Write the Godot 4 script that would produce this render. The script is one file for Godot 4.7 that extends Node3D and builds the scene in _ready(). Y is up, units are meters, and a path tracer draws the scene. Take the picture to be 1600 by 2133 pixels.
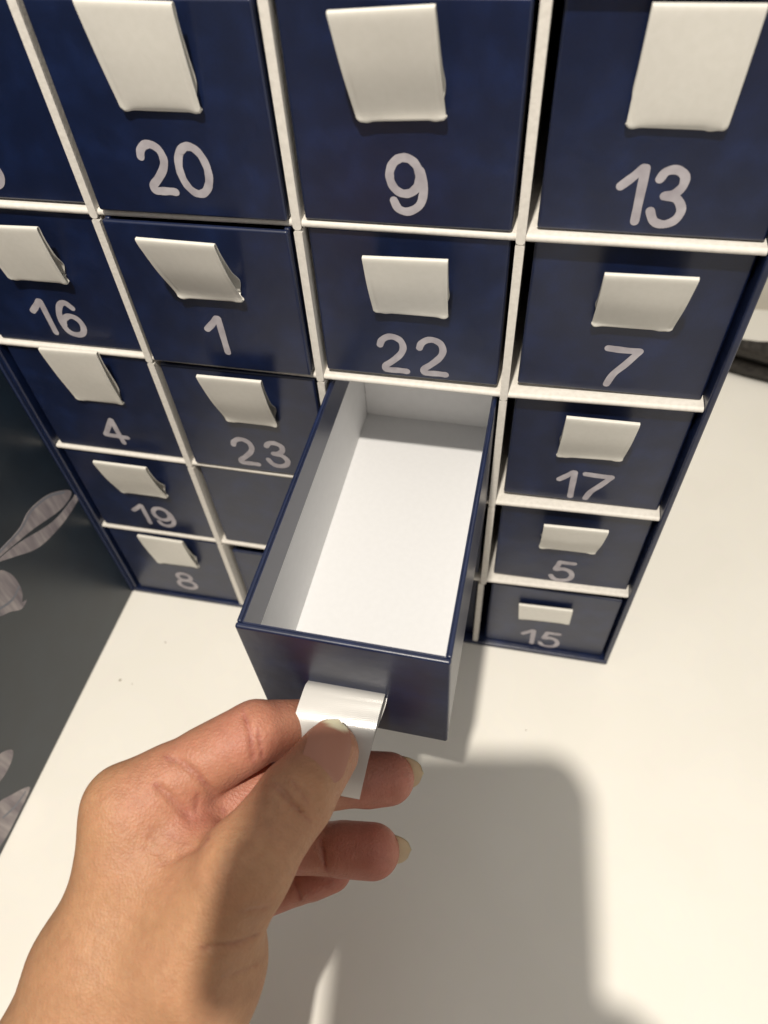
extends Node3D
# A navy drawer calendar on a white desk, one drawer pulled open by a hand. All lengths in the tables below are millimetres.

const MM := 0.001
const COL_X := [33.0, 101.0, 168.6, 237.9]        # middle of each column of drawers
const ROW_Y := [4.0, 64.6, 124.0, 183.5, 242.6]   # where the drawers of each row stand
var M := {}
var taken := {}
var rng := RandomNumberGenerator.new()
var phone_at := Transform3D()


func _ready() -> void:
	rng.seed = 11
	# ---- camera, air, lamp, exposure
	var cam := Camera3D.new()
	cam.name = "camera"
	cam.position = Vector3(0.20753, 0.35224, 0.19610)
	cam.rotation_degrees = Vector3(-50.687, 15.010, -4.382)
	cam.fov = 71.686
	cam.near = 0.01
	cam.far = 20.0
	add_child(cam)
	var env := Environment.new()
	env.background_mode = Environment.BG_COLOR
	env.background_color = Color(0.60, 0.578, 0.54).linear_to_srgb()
	env.background_energy_multiplier = 1.0
	env.tonemap_mode = Environment.TONE_MAPPER_LINEAR
	env.tonemap_exposure = 1.0
	env.sdfgi_enabled = true
	env.ssao_enabled = true
	env.ssil_enabled = true
	var we := WorldEnvironment.new()
	we.name = "world_environment"
	we.environment = env
	add_child(we)
	var attr := CameraAttributesPhysical.new()
	attr.frustum_focal_length = 16.613
	attr.frustum_focus_distance = 0.235
	attr.frustum_near = 0.01
	attr.frustum_far = 20.0
	attr.exposure_aperture = 7.6
	cam.attributes = attr
	make_materials()
	desk_lamp(Vector3(155, 1066, 408), 1.22)
	# ---- the setting and the large things
	desk_and_wall()
	cabinet()
	door()
	# ---- the drawers
	drawers()
	# ---- the hand, the telephone that takes the picture, small things
	phone_at = cam.transform
	person()
	phone(cam.transform)
	small_things()


# ------------------------------------------------------------------ naming
func numbered(called: String) -> String:
	var n: int = taken.get(called, 0)
	taken[called] = n + 1
	return called if n == 0 else "%s_%03d" % [called, n]


func tag(o: Node, label := "", category := "", group := "", kind := "") -> Node:
	if label:
		o.set_meta("label", label)
	if category:
		o.set_meta("category", category)
	if group:
		o.set_meta("group", group)
	if kind:
		o.set_meta("kind", kind)
	return o


func thing(called: String, label: String, category: String, at := Vector3.ZERO, group := "") -> Node3D:
	var o := Node3D.new()
	o.name = numbered(called)
	o.position = at * MM
	add_child(o)
	tag(o, label, category, group)
	return o


func obj(called: String, mesh: Mesh, mat: Material, parent: Node = self, at := Vector3.ZERO) -> MeshInstance3D:
	var o := MeshInstance3D.new()
	o.name = numbered(called) if parent == self else called
	o.mesh = mesh
	o.material_override = mat
	o.position = at * MM
	o.cast_shadow = GeometryInstance3D.SHADOW_CASTING_SETTING_ON
	parent.add_child(o, true)
	return o


# ------------------------------------------------------------------ materials
func noise_tex(freq: float, lo: Color, hi: Color, size := 512, oct := 4, sd := 1, kind := FastNoiseLite.TYPE_SIMPLEX_SMOOTH, bias := 0.5) -> NoiseTexture2D:
	var n := FastNoiseLite.new()
	n.noise_type = kind
	n.frequency = freq
	n.fractal_octaves = oct
	n.seed = sd
	var t := NoiseTexture2D.new()
	t.width = size
	t.height = size
	t.seamless = true
	t.noise = n
	var g := Gradient.new()
	g.set_color(0, lo)
	g.set_color(1, hi)
	g.set_offset(0, bias - 0.5)
	g.set_offset(1, bias + 0.5)
	t.color_ramp = g
	return t


func card_tex(sd: int) -> ImageTexture:
	# printed card: cloudy tone, fine fibre, a few pale flecks
	var n := FastNoiseLite.new()
	n.seed = sd
	n.frequency = 0.006
	n.fractal_octaves = 5
	var im := n.get_seamless_image(1024, 1024)
	n.frequency = 0.12
	n.fractal_octaves = 2
	var fine := n.get_seamless_image(1024, 1024)
	var out := Image.create(1024, 1024, false, Image.FORMAT_RGB8)
	for y in 1024:
		for x in 1024:
			var v := clampf(0.77 + 0.29 * im.get_pixel(x, y).r * im.get_pixel(x, y).r + 0.10 * (fine.get_pixel(x, y).r - 0.5), 0.0, 1.0)
			out.set_pixel(x, y, Color(v, v, v * 0.99 + 0.01))
	var r := RandomNumberGenerator.new()
	r.seed = sd
	for k in 90:
		var c := Vector2i(r.randi_range(4, 1018), r.randi_range(4, 1018))
		var v := r.randf_range(0.9, 1.0)
		for d in r.randi_range(1, 4):
			out.set_pixelv(c, Color(v, v, v))
			c += Vector2i(r.randi_range(-1, 1), r.randi_range(-1, 1))
	return ImageTexture.create_from_image(out)


func weave_tex(period: int, warp: float, weft: float) -> ImageTexture:
	var im := Image.create(128, 128, false, Image.FORMAT_RGB8)
	for y in 128:
		for x in 128:
			var v := 0.5 + warp * sin(TAU * x / period) + weft * sin(TAU * y / period + 2.0 * sin(TAU * x / 32.0))
			im.set_pixel(x, y, Color(v, v, v))
	return ImageTexture.create_from_image(im)


func lin(r: float, g: float, b: float) -> Color:
	return Color(r, g, b).linear_to_srgb()


func mat(called: String, color: Color, rough: float, spec := 0.5) -> StandardMaterial3D:
	var m := StandardMaterial3D.new()
	m.resource_name = called
	m.albedo_color = color
	m.roughness = rough
	m.metallic_specular = spec
	M[called] = m
	return m


func triplanar(m: StandardMaterial3D, scale: float, world := true) -> void:
	m.uv1_triplanar = true
	m.uv1_world_triplanar = world
	m.uv1_scale = Vector3.ONE * scale


func make_materials() -> void:
	var g := Color(1, 1, 1)
	var m := mat("navy_laminate", lin(0.0066, 0.0160, 0.064), 0.34, 0.60)
	triplanar(m, 9.0)
	m.albedo_texture = card_tex(3)
	m.heightmap_enabled = true
	m.heightmap_texture = noise_tex(0.02, Color(0.4, 0.4, 0.4), Color(0.6, 0.6, 0.6), 512, 5, 8)
	m.heightmap_scale = 0.03
	m = mat("navy_edge", lin(0.010, 0.020, 0.065), 0.6, 0.5)
	m = mat("navy_lining", lin(0.010, 0.017, 0.055), 0.36, 0.6)
	m = mat("door_laminate", lin(0.008, 0.020, 0.036), 0.36, 0.6)
	triplanar(m, 7.0)
	m.albedo_texture = noise_tex(0.012, Color(0.80, 0.82, 0.84), g, 512, 5, 5)
	m = mat("white_card", lin(0.80, 0.765, 0.71), 0.6, 0.4)
	triplanar(m, 22.0)
	m.albedo_texture = noise_tex(0.03, Color(0.93, 0.93, 0.925), g, 512, 4, 6)
	m.heightmap_enabled = true
	m.heightmap_texture = noise_tex(0.05, Color(0.3, 0.3, 0.3), Color(0.7, 0.7, 0.7), 512, 5, 7)
	m.heightmap_scale = 0.014
	m = mat("white_paper", lin(0.665, 0.67, 0.685), 0.75, 0.3)
	triplanar(m, 20.0)
	m.albedo_texture = noise_tex(0.03, Color(0.985, 0.985, 0.985), g, 512, 4, 12)
	m = mat("lining_paper", lin(0.82, 0.82, 0.82), 0.75, 0.3)
	triplanar(m, 20.0)
	m.albedo_texture = noise_tex(0.03, Color(0.98, 0.98, 0.98), g, 256, 4, 13)
	m = mat("desk_white", lin(0.84, 0.82, 0.765), 0.38, 0.45)
	triplanar(m, 2.6)
	m.albedo_texture = noise_tex(0.006, Color(0.985, 0.984, 0.98), g, 1024, 4, 14)
	m = mat("wall_paint", lin(0.70, 0.66, 0.58), 0.8, 0.3)
	m = mat("satin", lin(0.75, 0.73, 0.675), 0.40, 0.5)
	triplanar(m, 40.0)
	m.albedo_texture = noise_tex(0.03, Color(0.975, 0.975, 0.97), g, 256, 3, 17)
	m.rim_enabled = true
	m.rim = 0.25
	m = mat("satin_held", lin(0.52, 0.51, 0.49), 0.21, 1.0)
	triplanar(m, 60.0)
	m.heightmap_enabled = true
	m.heightmap_texture = weave_tex(4, 0.2, 0.2)
	m.heightmap_scale = 0.002
	m = mat("silver_paint", lin(0.50, 0.475, 0.505), 0.6, 0.4)
	triplanar(m, 40.0)
	m.albedo_texture = noise_tex(0.012, Color(0.86, 0.85, 0.86), g, 256, 3, 21)
	m = mat("leaf_paint", lin(0.52, 0.475, 0.475), 0.6, 0.4)
	triplanar(m, 30.0)
	m.uv1_scale = Vector3(30, 9, 60)
	m.albedo_texture = noise_tex(0.010, Color(0.66, 0.65, 0.69), g, 256, 3, 23)
	m = mat("leaf_paint_dark", lin(0.24, 0.25, 0.29), 0.6, 0.4)
	m = mat("skin", Color(1, 1, 1), 0.50, 0.42)
	m.vertex_color_use_as_albedo = true
	triplanar(m, 26.0)
	m.albedo_texture = noise_tex(0.02, Color(0.92, 0.89, 0.88), g, 512, 6, 31)
	m.heightmap_enabled = true
	m.heightmap_texture = noise_tex(0.09, Color(0.3, 0.3, 0.3), Color(0.7, 0.7, 0.7), 512, 4, 32, FastNoiseLite.TYPE_CELLULAR)
	m.heightmap_scale = 0.075
	m.subsurf_scatter_enabled = true
	m.subsurf_scatter_strength = 0.2
	m = mat("nail", Color(1, 1, 1), 0.42, 0.4)
	m.vertex_color_use_as_albedo = true
	m.subsurf_scatter_enabled = true
	m.subsurf_scatter_strength = 0.08
	m = mat("phone_glass", lin(0.02, 0.022, 0.026), 0.15, 0.5)
	m = mat("phone_metal", lin(0.25, 0.26, 0.28), 0.35, 0.5)
	m.metallic = 0.8
	m = mat("black_strap", lin(0.060, 0.053, 0.046), 0.65, 0.4)
	triplanar(m, 30.0)
	m.albedo_texture = noise_tex(0.03, Color(0.45, 0.45, 0.45), g, 256, 4, 41)
	m = mat("wool", Color(1, 1, 1), 0.9, 0.2)
	m.vertex_color_use_as_albedo = true
	m = mat("dust", lin(0.42, 0.38, 0.32), 0.9, 0.2)
	m = mat("brass", lin(0.5, 0.48, 0.45), 0.4, 0.5)
	m = mat("lamp_glass", lin(0.9, 0.85, 0.75), 0.4, 0.3)
	m.emission_enabled = true
	m.emission = Color(1.0, 0.90, 0.76)
	m.emission_energy_multiplier = 6.0


# ------------------------------------------------------------------ shapes
func start() -> SurfaceTool:
	var st := SurfaceTool.new()
	st.begin(Mesh.PRIMITIVE_TRIANGLES)
	return st


func quad(st: SurfaceTool, a: Vector3, b: Vector3, c: Vector3, d: Vector3, na: Vector3, nb: Vector3, nc: Vector3, nd: Vector3) -> void:
	# a b c d counter-clockwise seen from outside
	var ps := [a, c, b, a, d, c]
	var ns := [na, nc, nb, na, nd, nc]
	for i in 6:
		st.set_normal(ns[i])
		st.add_vertex(ps[i] * MM)


func rbox(st: SurfaceTool, lo: Vector3, hi: Vector3, r: float, seg := 2) -> void:
	var c := (lo + hi) / 2.0
	var h := (hi - lo) / 2.0
	r = minf(r, minf(h.x, minf(h.y, h.z)) * 0.98)
	for axis in 3:
		for s in [-1.0, 1.0]:
			var u := (axis + 1) % 3
			var v := (axis + 2) % 3
			var tu := []
			var tv := []
			for k in seg + 1:
				var e := tan(PI / 4.0 * (1.0 - float(k) / seg))
				tu.append(-(h[u] - r) - r * e)
				tv.append(-(h[v] - r) - r * e)
			for k in seg + 1:
				tu.append(-tu[seg - k])
				tv.append(-tv[seg - k])
			var n := tu.size()
			var ps := []
			var ns := []
			for i in n:
				for j in n:
					var p := Vector3.ZERO
					p[axis] = s * h[axis]
					p[u] = tu[i]
					p[v] = tv[j]
					var q := p.clamp(-(h - Vector3.ONE * r), h - Vector3.ONE * r)
					var d := (p - q).normalized()
					ps.append(c + q + d * r)
					ns.append(d)
			for i in n - 1:
				for j in n - 1:
					var a := i * n + j
					var b := (i + 1) * n + j
					if s > 0:
						quad(st, ps[a], ps[b], ps[b + 1], ps[a + 1], ns[a], ns[b], ns[b + 1], ns[a + 1])
					else:
						quad(st, ps[a], ps[a + 1], ps[b + 1], ps[b], ns[a], ns[a + 1], ns[b + 1], ns[b])


func box_mesh(lo: Vector3, hi: Vector3, r := 0.5, seg := 2) -> ArrayMesh:
	var st := start()
	rbox(st, lo, hi, r, seg)
	return st.commit()


func grid_mesh(pts: Array, nu: int, nv: int, wrap_u := false) -> ArrayMesh:
	# pts[i * nv + j] in mm; smooth
	var st := start()
	for p in pts:
		st.add_vertex(p * MM)
	for i in (nu if wrap_u else nu - 1):
		var k := (i + 1) % nu
		for j in nv - 1:
			for q in [i * nv + j, k * nv + j + 1, k * nv + j, i * nv + j, i * nv + j + 1, k * nv + j + 1]:
				st.add_index(q)
	st.generate_normals()
	return st.commit()


func flat_poly(outline: PackedVector2Array, frame: Transform3D, thick: float) -> ArrayMesh:
	# a thin flat shape: outline in the frame's x and y, its face at z = thick
	var st := start()
	var tri := Geometry2D.triangulate_polygon(outline)
	var cw := Geometry2D.is_polygon_clockwise(outline)
	for i in range(0, tri.size(), 3):
		var a := outline[tri[i]]
		var b := outline[tri[i + 1]]
		var c := outline[tri[i + 2]]
		var ps := [a, b, c] if (b - a).cross(c - a) < 0.0 else [a, c, b]
		for p in ps:
			st.set_normal(frame.basis.z)
			st.add_vertex((frame * Vector3(p.x, p.y, thick)) * MM)
	for i in outline.size():
		var a := outline[i]
		var b := outline[(i + 1) % outline.size()]
		var nn := frame.basis * Vector3((b - a).y, -(b - a).x, 0).normalized() * (-1.0 if cw else 1.0)
		var p := [frame * Vector3(a.x, a.y, 0), frame * Vector3(b.x, b.y, 0), frame * Vector3(b.x, b.y, thick), frame * Vector3(a.x, a.y, thick)]
		if cw:
			quad(st, p[1], p[0], p[3], p[2], nn, nn, nn, nn)
		else:
			quad(st, p[0], p[1], p[2], p[3], nn, nn, nn, nn)
	return st.commit()


func smooth_path(pts: Array, closed: bool, n := 8) -> PackedVector2Array:
	var out := PackedVector2Array()
	var k := pts.size()
	for i in (k if closed else k - 1):
		var a: Vector2 = pts[(i - 1 + k) % k] if closed or i > 0 else pts[0]
		var b: Vector2 = pts[i]
		var c: Vector2 = pts[(i + 1) % k]
		var d: Vector2 = pts[(i + 2) % k] if closed or i + 2 < k else pts[k - 1]
		for j in n:
			out.append(b.cubic_interpolate(c, a, d, float(j) / n))
	if not closed:
		out.append(pts[k - 1])
	return out


# ------------------------------------------------------------------ setting
func desk_and_wall() -> void:
	var top := obj("desk_top", box_mesh(Vector3(-700, -28, -338), Vector3(900, 0, 440), 1.5), M.desk_white)
	tag(top, "white desk top that everything stands on", "", "", "structure")
	var wall := obj("back_wall", box_mesh(Vector3(-1200, -800, -480), Vector3(1500, 900, -352), 1.0), M.wall_paint)
	tag(wall, "pale wall behind the white desk", "", "", "structure")


func cabinet() -> void:
	var t := thing("drawer_cabinet", "navy card cabinet with a white grid of compartments for numbered drawers", "cabinet")
	# navy case
	obj("bottom_panel", box_mesh(Vector3(-3, 0.2, -152), Vector3(272.4, 3.2, 2.2), 0.9), M.navy_laminate, t)
	obj("side_panel", box_mesh(Vector3(270.0, 3.3, -152), Vector3(272.5, 303, 1.6), 0.8), M.navy_laminate, t)
	obj("side_panel", box_mesh(Vector3(-3.0, 3.3, -152), Vector3(-0.5, 303, 1.6), 0.8), M.navy_laminate, t)
	obj("top_panel", box_mesh(Vector3(-3, 303.1, -152), Vector3(272.5, 306, 2.0), 0.9), M.navy_laminate, t)
	obj("back_panel", box_mesh(Vector3(-0.4, 3.3, -154), Vector3(269.9, 303, -152.1), 0.5), M.navy_laminate, t)
	# white shelves: each bows a little, as card does
	var shelf_y := [[62.6, 63.0, 62.3, 61.8, 65.2], [122.9, 122.3, 121.4, 120.7, 122.9], [182.2, 181.9, 180.9, 180.5, 182.4], [241.0, 240.7, 241.1, 240.9, 241.0]]
	var xs := [-0.2, 66.2, 134.8, 202.6, 269.8]
	for row in shelf_y:
		var st := start()
		var sec := []
		var h := 1.15
		sec.append(Vector2(-150, h))
		for k in 9:
			var a := PI / 2.0 - PI * k / 8.0
			sec.append(Vector2(-h + 1.0 + h * cos(a), h * sin(a)))
		sec.append(Vector2(-150, -h))
		var n := sec.size()
		var pts := []
		for i in 33:
			var f := i / 32.0 * 4.0
			var c := mini(int(f), 3)
			var y := lerpf(row[c], row[c + 1], f - c)
			var x: float = lerpf(xs[c], xs[c + 1], f - c)
			for s in sec:
				pts.append(Vector3(x, y + s.y, s.x))
		for i in 32:
			for j in n - 1:
				var a: Vector3 = pts[i * n + j]
				var b: Vector3 = pts[(i + 1) * n + j]
				var c2: Vector3 = pts[(i + 1) * n + j + 1]
				var d: Vector3 = pts[i * n + j + 1]
				var n0 := sec_normal(sec, j)
				var n1 := sec_normal(sec, j + 1)
				quad(st, a, d, c2, b, n0, n1, n1, n0)
		for e in [0, 32]:
			var mid: Vector3 = Vector3(pts[e * n].x, (pts[e * n].y + pts[e * n + n - 1].y) / 2.0, -1.0)
			var nn := Vector3(-1 if e == 0 else 1, 0, 0)
			for j in n - 1:
				var a: Vector3 = pts[e * n + j]
				var b: Vector3 = pts[e * n + j + 1]
				for p in ([a, b, mid] if e == 0 else [a, mid, b]):
					st.set_normal(nn)
					st.add_vertex(p * MM)
		obj("shelf", st.commit(), M.white_card, t)
	# white uprights, one tongue per compartment, its rounded foot notched over the shelf below
	for c in 3:
		for r in 5:
			var x0: float = xs[c + 1]
			var below: float = 3.2 if r == 0 else shelf_y[r - 1][c + 1]
			var above: float = 302.9 if r == 4 else shelf_y[r][c + 1] - 1.75
			var w := 1.35
			if r == 0 and c == 2:
				x0 -= 1.0
			var outline := PackedVector2Array()
			var foot := below - (1.5 if r > 0 else -0.3)
			for k in 7:
				var a := PI + PI / 2.0 * k / 6.0
				outline.append(Vector2(-w + 1.0 + cos(a), foot + 1.2 + sin(a) * 1.2))
			for k in 7:
				var a := PI * 1.5 + PI / 2.0 * k / 6.0
				outline.append(Vector2(w - 1.0 + cos(a), foot + 1.2 + sin(a) * 1.2))
			outline.append(Vector2(w, above - 0.5))
			outline.append(Vector2(w - 0.5, above))
			outline.append(Vector2(-w + 0.5, above))
			outline.append(Vector2(-w, above - 0.5))
			obj("upright", flat_poly(outline, Transform3D(Basis(), Vector3(x0, 0, 0.5)), 1.3), M.white_card, t)
			obj("upright", box_mesh(Vector3(x0 - w + 0.05, below + 1.25, -150), Vector3(x0 + w - 0.05, above, 0.35), 0.3), M.white_card, t)


func sec_normal(sec: Array, j: int) -> Vector3:
	var a: Vector2 = sec[maxi(j - 1, 0)]
	var b: Vector2 = sec[mini(j + 1, sec.size() - 1)]
	if j <= 1:
		return Vector3(0, 1, 0)
	if j >= sec.size() - 2:
		return Vector3(0, -1, 0)
	var d := (b - a).normalized()
	return Vector3(0, d.x, -d.y).normalized()


func door() -> void:
	var t := thing("cabinet_door", "navy hinged cover standing open at the cabinet side, printed with silver leaves", "cabinet door", Vector3(-3.9, 0, 2.6))
	obj("door_panel", box_mesh(Vector3(-3.0, 0.2, 0), Vector3(0, 303, 276), 0.6), M.door_laminate, t)
	obj("hinge_strip", box_mesh(Vector3(-2.6, 0.4, -6.6), Vector3(0.8, 303, -0.1), 0.5), M.navy_edge, t)
	# printed leaves: outlines in (z, y), drawn on the face that looks at +x
	var face := Transform3D(Basis(Vector3(0, 0, -1), Vector3(0, 1, 0), Vector3(1, 0, 0)), Vector3(0.0, 0, -2.6))
	var leaves := [
		["leaf", [[58, 113], [41, 109.5], [30, 110.5], [17, 106], [7, 98], [4, 94], [5.5, 92], [9, 91.8], [17, 93.6], [34, 101.5], [50, 107.6], [62, 112]], "leaf_paint"],
		["leaf", [[60, 110.5], [51, 102.5], [37, 91.5], [19, 86.3], [5, 85.6], [0.6, 87], [1, 89.6], [6, 89.8], [23, 93], [44, 104.2], [58, 109.8]], "leaf_paint"],
		["petal", [[62, 106], [57.5, 99.5], [57, 91], [58.8, 84.5], [61.5, 81.5], [59.2, 79.6], [64, 79.4], [69, 85], [75, 91], [76, 102]], "leaf_paint"],
		["leaf", [[120, 41], [113, 33], [117.5, 28.6], [127, 29.5], [132, 38]], "leaf_paint"],
		["leaf", [[136, 23], [128, 15], [121.5, 6], [122.5, 3.2], [131, 2.6], [144, 3], [150, 6], [148, 18]], "leaf_paint"],
		["leaf", [[100, 150], [84, 141], [70, 146], [58, 158], [74, 164], [90, 160]], "leaf_paint"],
		["leaf", [[170, 70], [150, 62], [138, 70], [128, 84], [146, 88], [162, 82]], "leaf_paint"],
	]
	for l in leaves:
		var pts := []
		for q in l[1]:
			pts.append(Vector2(-q[0], q[1]))
		obj(l[0], flat_poly(smooth_path(pts, true, 5), face, 0.12), M[l[2]], t)
	var streaks := [[[55, 111.6], [40, 108.4], [29, 109.2], [17, 104.9], [8, 97.6]], [[58, 89], [64, 88.2], [70, 91], [74, 94]], [[124, 6], [131, 8], [138, 13]]]
	for s in streaks:
		var pts := []
		for q in s:
			pts.append(Vector2(-q[0], q[1]))
		obj("leaf_vein", stroke([smooth_path(pts, false, 6)], 1.3, face, 0.16), M.leaf_paint_dark, t)


# ------------------------------------------------------------------ painted numerals
func stroke(paths: Array, width: float, frame: Transform3D, lift: float) -> ArrayMesh:
	var st := start()
	var r := width / 2.0
	var layer := 0.0
	for path: PackedVector2Array in paths:
		var n := path.size()
		var left := []
		var right := []
		for i in n:
			var a := path[maxi(i - 1, 0)]
			var b := path[mini(i + 1, n - 1)]
			var d := (b - a).normalized()
			var wob := r * (1.0 + 0.04 * sin(i * 0.9 + n) + rng.randf_range(-0.02, 0.02))
			left.append(path[i] + Vector2(-d.y, d.x) * wob)
			right.append(path[i] - Vector2(-d.y, d.x) * wob)
		var z := lift + layer
		layer += 0.06
		var rim := PackedVector2Array()
		for i in n:
			rim.append(left[i])
		var d1 := (path[n - 1] - path[n - 2]).normalized()
		for k in range(1, 6):
			var a := PI / 2.0 - PI * k / 6.0
			rim.append(path[n - 1] + (d1 * cos(a) + Vector2(-d1.y, d1.x) * sin(a)) * r)
		for i in n:
			rim.append(right[n - 1 - i])
		var d0 := (path[0] - path[1]).normalized()
		for k in range(1, 6):
			var a := PI / 2.0 - PI * k / 6.0
			rim.append(path[0] + (d0 * cos(a) + Vector2(-d0.y, d0.x) * sin(a)) * r)
		for i in n - 1:
			face_tri(st, frame, left[i], right[i], right[i + 1], z + 0.0012 * i)
			face_tri(st, frame, left[i], right[i + 1], left[i + 1], z + 0.0012 * i)
		for e in 2:
			var c := path[n - 1] if e == 0 else path[0]
			var d := d1 if e == 0 else d0
			var prev := c + Vector2(-d.y, d.x) * r
			for k in range(1, 7):
				var a := PI / 2.0 - PI * k / 6.0
				var nx := c + (d * cos(a) + Vector2(-d.y, d.x) * sin(a)) * r
				face_tri(st, frame, c, prev, nx, z + (0.0012 * (n - 1) if e == 0 else 0.0))
				prev = nx
	return st.commit()


func face_tri(st: SurfaceTool, frame: Transform3D, a: Vector2, b: Vector2, c: Vector2, z: float) -> void:
	for p in ([a, b, c] if (b - a).cross(c - a) < 0.0 else [a, c, b]):
		st.set_normal(frame.basis.z)
		st.add_vertex((frame * Vector3(p.x, p.y, z)) * MM)


func ring(cx: float, cy: float, rx: float, ry: float, from := 0.0, to := TAU) -> Array:
	var out := []
	for k in 17:
		var a := lerpf(from, to, k / 16.0)
		out.append(Vector2(cx + rx * cos(a), cy + ry * sin(a)))
	return out


func glyph(ch: String) -> Array:
	match ch:
		"0":
			return [ring(0.5, 0.5, 0.5, 0.5, 1.9, 1.9 + TAU * 1.04)]
		"1":
			return [[Vector2(0, 0.66), Vector2(0.4, 0.82), Vector2(0.8, 1.0)], [Vector2(0.9, 1.0), Vector2(0.92, 0.5), Vector2(0.95, 0.0)]]
		"2":
			return [[Vector2(0.0, 0.74), Vector2(0.08, 0.88), Vector2(0.3, 0.99), Vector2(0.55, 1.0), Vector2(0.8, 0.9), Vector2(0.88, 0.7), Vector2(0.76, 0.5), Vector2(0.45, 0.28), Vector2(0.17, 0.12), Vector2(0.18, 0.02), Vector2(0.36, 0.0), Vector2(0.7, 0.01), Vector2(1.0, 0.0)]]
		"3":
			return [[Vector2(0.06, 0.83), Vector2(0.2, 0.96), Vector2(0.52, 1.0), Vector2(0.82, 0.9), Vector2(0.84, 0.72), Vector2(0.64, 0.58), Vector2(0.34, 0.53)], [Vector2(0.4, 0.53), Vector2(0.76, 0.49), Vector2(1.0, 0.3), Vector2(0.9, 0.1), Vector2(0.56, 0.0), Vector2(0.2, 0.05), Vector2(0.0, 0.24)]]
		"4":
			return [[Vector2(0.58, 1.0), Vector2(0.3, 0.66), Vector2(0.0, 0.3)], [Vector2(0.02, 0.3), Vector2(0.5, 0.28), Vector2(1.0, 0.26)], [Vector2(0.62, 1.0), Vector2(0.66, 0.5), Vector2(0.72, 0.0)]]
		"5":
			return [[Vector2(0.28, 0.98), Vector2(0.22, 0.76), Vector2(0.16, 0.56), Vector2(0.5, 0.64), Vector2(0.84, 0.56), Vector2(1.0, 0.34), Vector2(0.88, 0.1), Vector2(0.5, 0.0), Vector2(0.16, 0.05), Vector2(0.0, 0.2)], [Vector2(0.3, 1.0), Vector2(0.6, 0.99), Vector2(0.97, 1.0)]]
		"6":
			return [[Vector2(0.86, 0.86), Vector2(0.62, 1.0), Vector2(0.34, 0.94), Vector2(0.1, 0.68), Vector2(0.02, 0.36), Vector2(0.14, 0.1), Vector2(0.48, 0.0), Vector2(0.84, 0.07), Vector2(1.0, 0.3), Vector2(0.88, 0.52), Vector2(0.54, 0.6), Vector2(0.2, 0.48), Vector2(0.08, 0.3)]]
		"7":
			return [[Vector2(0, 1.0), Vector2(0.5, 0.98), Vector2(1.0, 0.98)], [Vector2(0.98, 0.96), Vector2(0.66, 0.6), Vector2(0.36, 0.3), Vector2(0.22, 0.0)]]
		"8":
			return [ring(0.5, 0.77, 0.38, 0.23, 4.6, 4.6 + TAU * 1.04), ring(0.5, 0.27, 0.5, 0.27, 1.6, 1.6 + TAU * 1.04)]
		"9":
			return [ring(0.44, 0.67, 0.44, 0.33, 0.1, 0.1 + TAU * 1.04), [Vector2(0.9, 0.78), Vector2(1.0, 0.5), Vector2(0.9, 0.16), Vector2(0.55, 0.0), Vector2(0.24, 0.04), Vector2(0.1, 0.2)]]
	return []


func numeral(ch: String, x0: float, x1: float, y0: float, y1: float, z: float, parent: Node3D) -> void:
	var w := 2.45
	var paths := []
	for s in glyph(ch):
		var pts := []
		for p: Vector2 in s:
			pts.append(Vector2(lerpf(x0 + w / 2, x1 - w / 2, p.x), lerpf(y0 + w / 2, y1 - w / 2, p.y)))
		paths.append(smooth_path(pts, false, 5))
	obj("numeral", stroke(paths, w, Transform3D(Basis(), Vector3(0, 0, z)), 0.06), M.silver_paint, parent)


# ------------------------------------------------------------------ ribbon pulls
func sheet(path_at: Callable, nu: int, nv: int, thick: float) -> ArrayMesh:
	# a ribbon of some thickness: path_at(u across 0..1, v along 0..1)
	var mid := []
	for i in nu:
		for j in nv:
			mid.append(path_at.call(float(i) / (nu - 1), float(j) / (nv - 1)))
	var nor := []
	for i in nu:
		for j in nv:
			var du: Vector3 = mid[mini(i + 1, nu - 1) * nv + j] - mid[maxi(i - 1, 0) * nv + j]
			var dv: Vector3 = mid[i * nv + mini(j + 1, nv - 1)] - mid[i * nv + maxi(j - 1, 0)]
			nor.append(du.cross(dv).normalized())
	var st := start()
	for i in nu - 1:
		for j in nv - 1:
			var q := [i * nv + j, (i + 1) * nv + j, (i + 1) * nv + j + 1, i * nv + j + 1]
			var o := []
			var b := []
			for k in q:
				o.append(mid[k] + nor[k] * thick / 2.0)
				b.append(mid[k] - nor[k] * thick / 2.0)
			quad(st, o[0], o[1], o[2], o[3], nor[q[0]], nor[q[1]], nor[q[2]], nor[q[3]])
			quad(st, b[0], b[3], b[2], b[1], -nor[q[0]], -nor[q[3]], -nor[q[2]], -nor[q[1]])
	for i in [0, nu - 1]:
		for j in nv - 1:
			var k := [i * nv + j, i * nv + j + 1]
			var side := Vector3(-1 if i == 0 else 1, 0, 0)
			var a: Vector3 = mid[k[0]] + nor[k[0]] * thick / 2.0
			var b: Vector3 = mid[k[1]] + nor[k[1]] * thick / 2.0
			var c: Vector3 = mid[k[1]] - nor[k[1]] * thick / 2.0
			var d: Vector3 = mid[k[0]] - nor[k[0]] * thick / 2.0
			if i == 0:
				quad(st, a, b, c, d, side, side, side, side)
			else:
				quad(st, a, d, c, b, side, side, side, side)
	return st.commit()


func along(pts: Array, v: float) -> Vector3:
	var f := v * (pts.size() - 1)
	var i := mini(int(f), pts.size() - 2)
	var a: Vector3 = pts[maxi(i - 1, 0)]
	var b: Vector3 = pts[i]
	var c: Vector3 = pts[i + 1]
	var d: Vector3 = pts[mini(i + 2, pts.size() - 1)]
	return b.cubic_interpolate(c, a, d, f - i)


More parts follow.
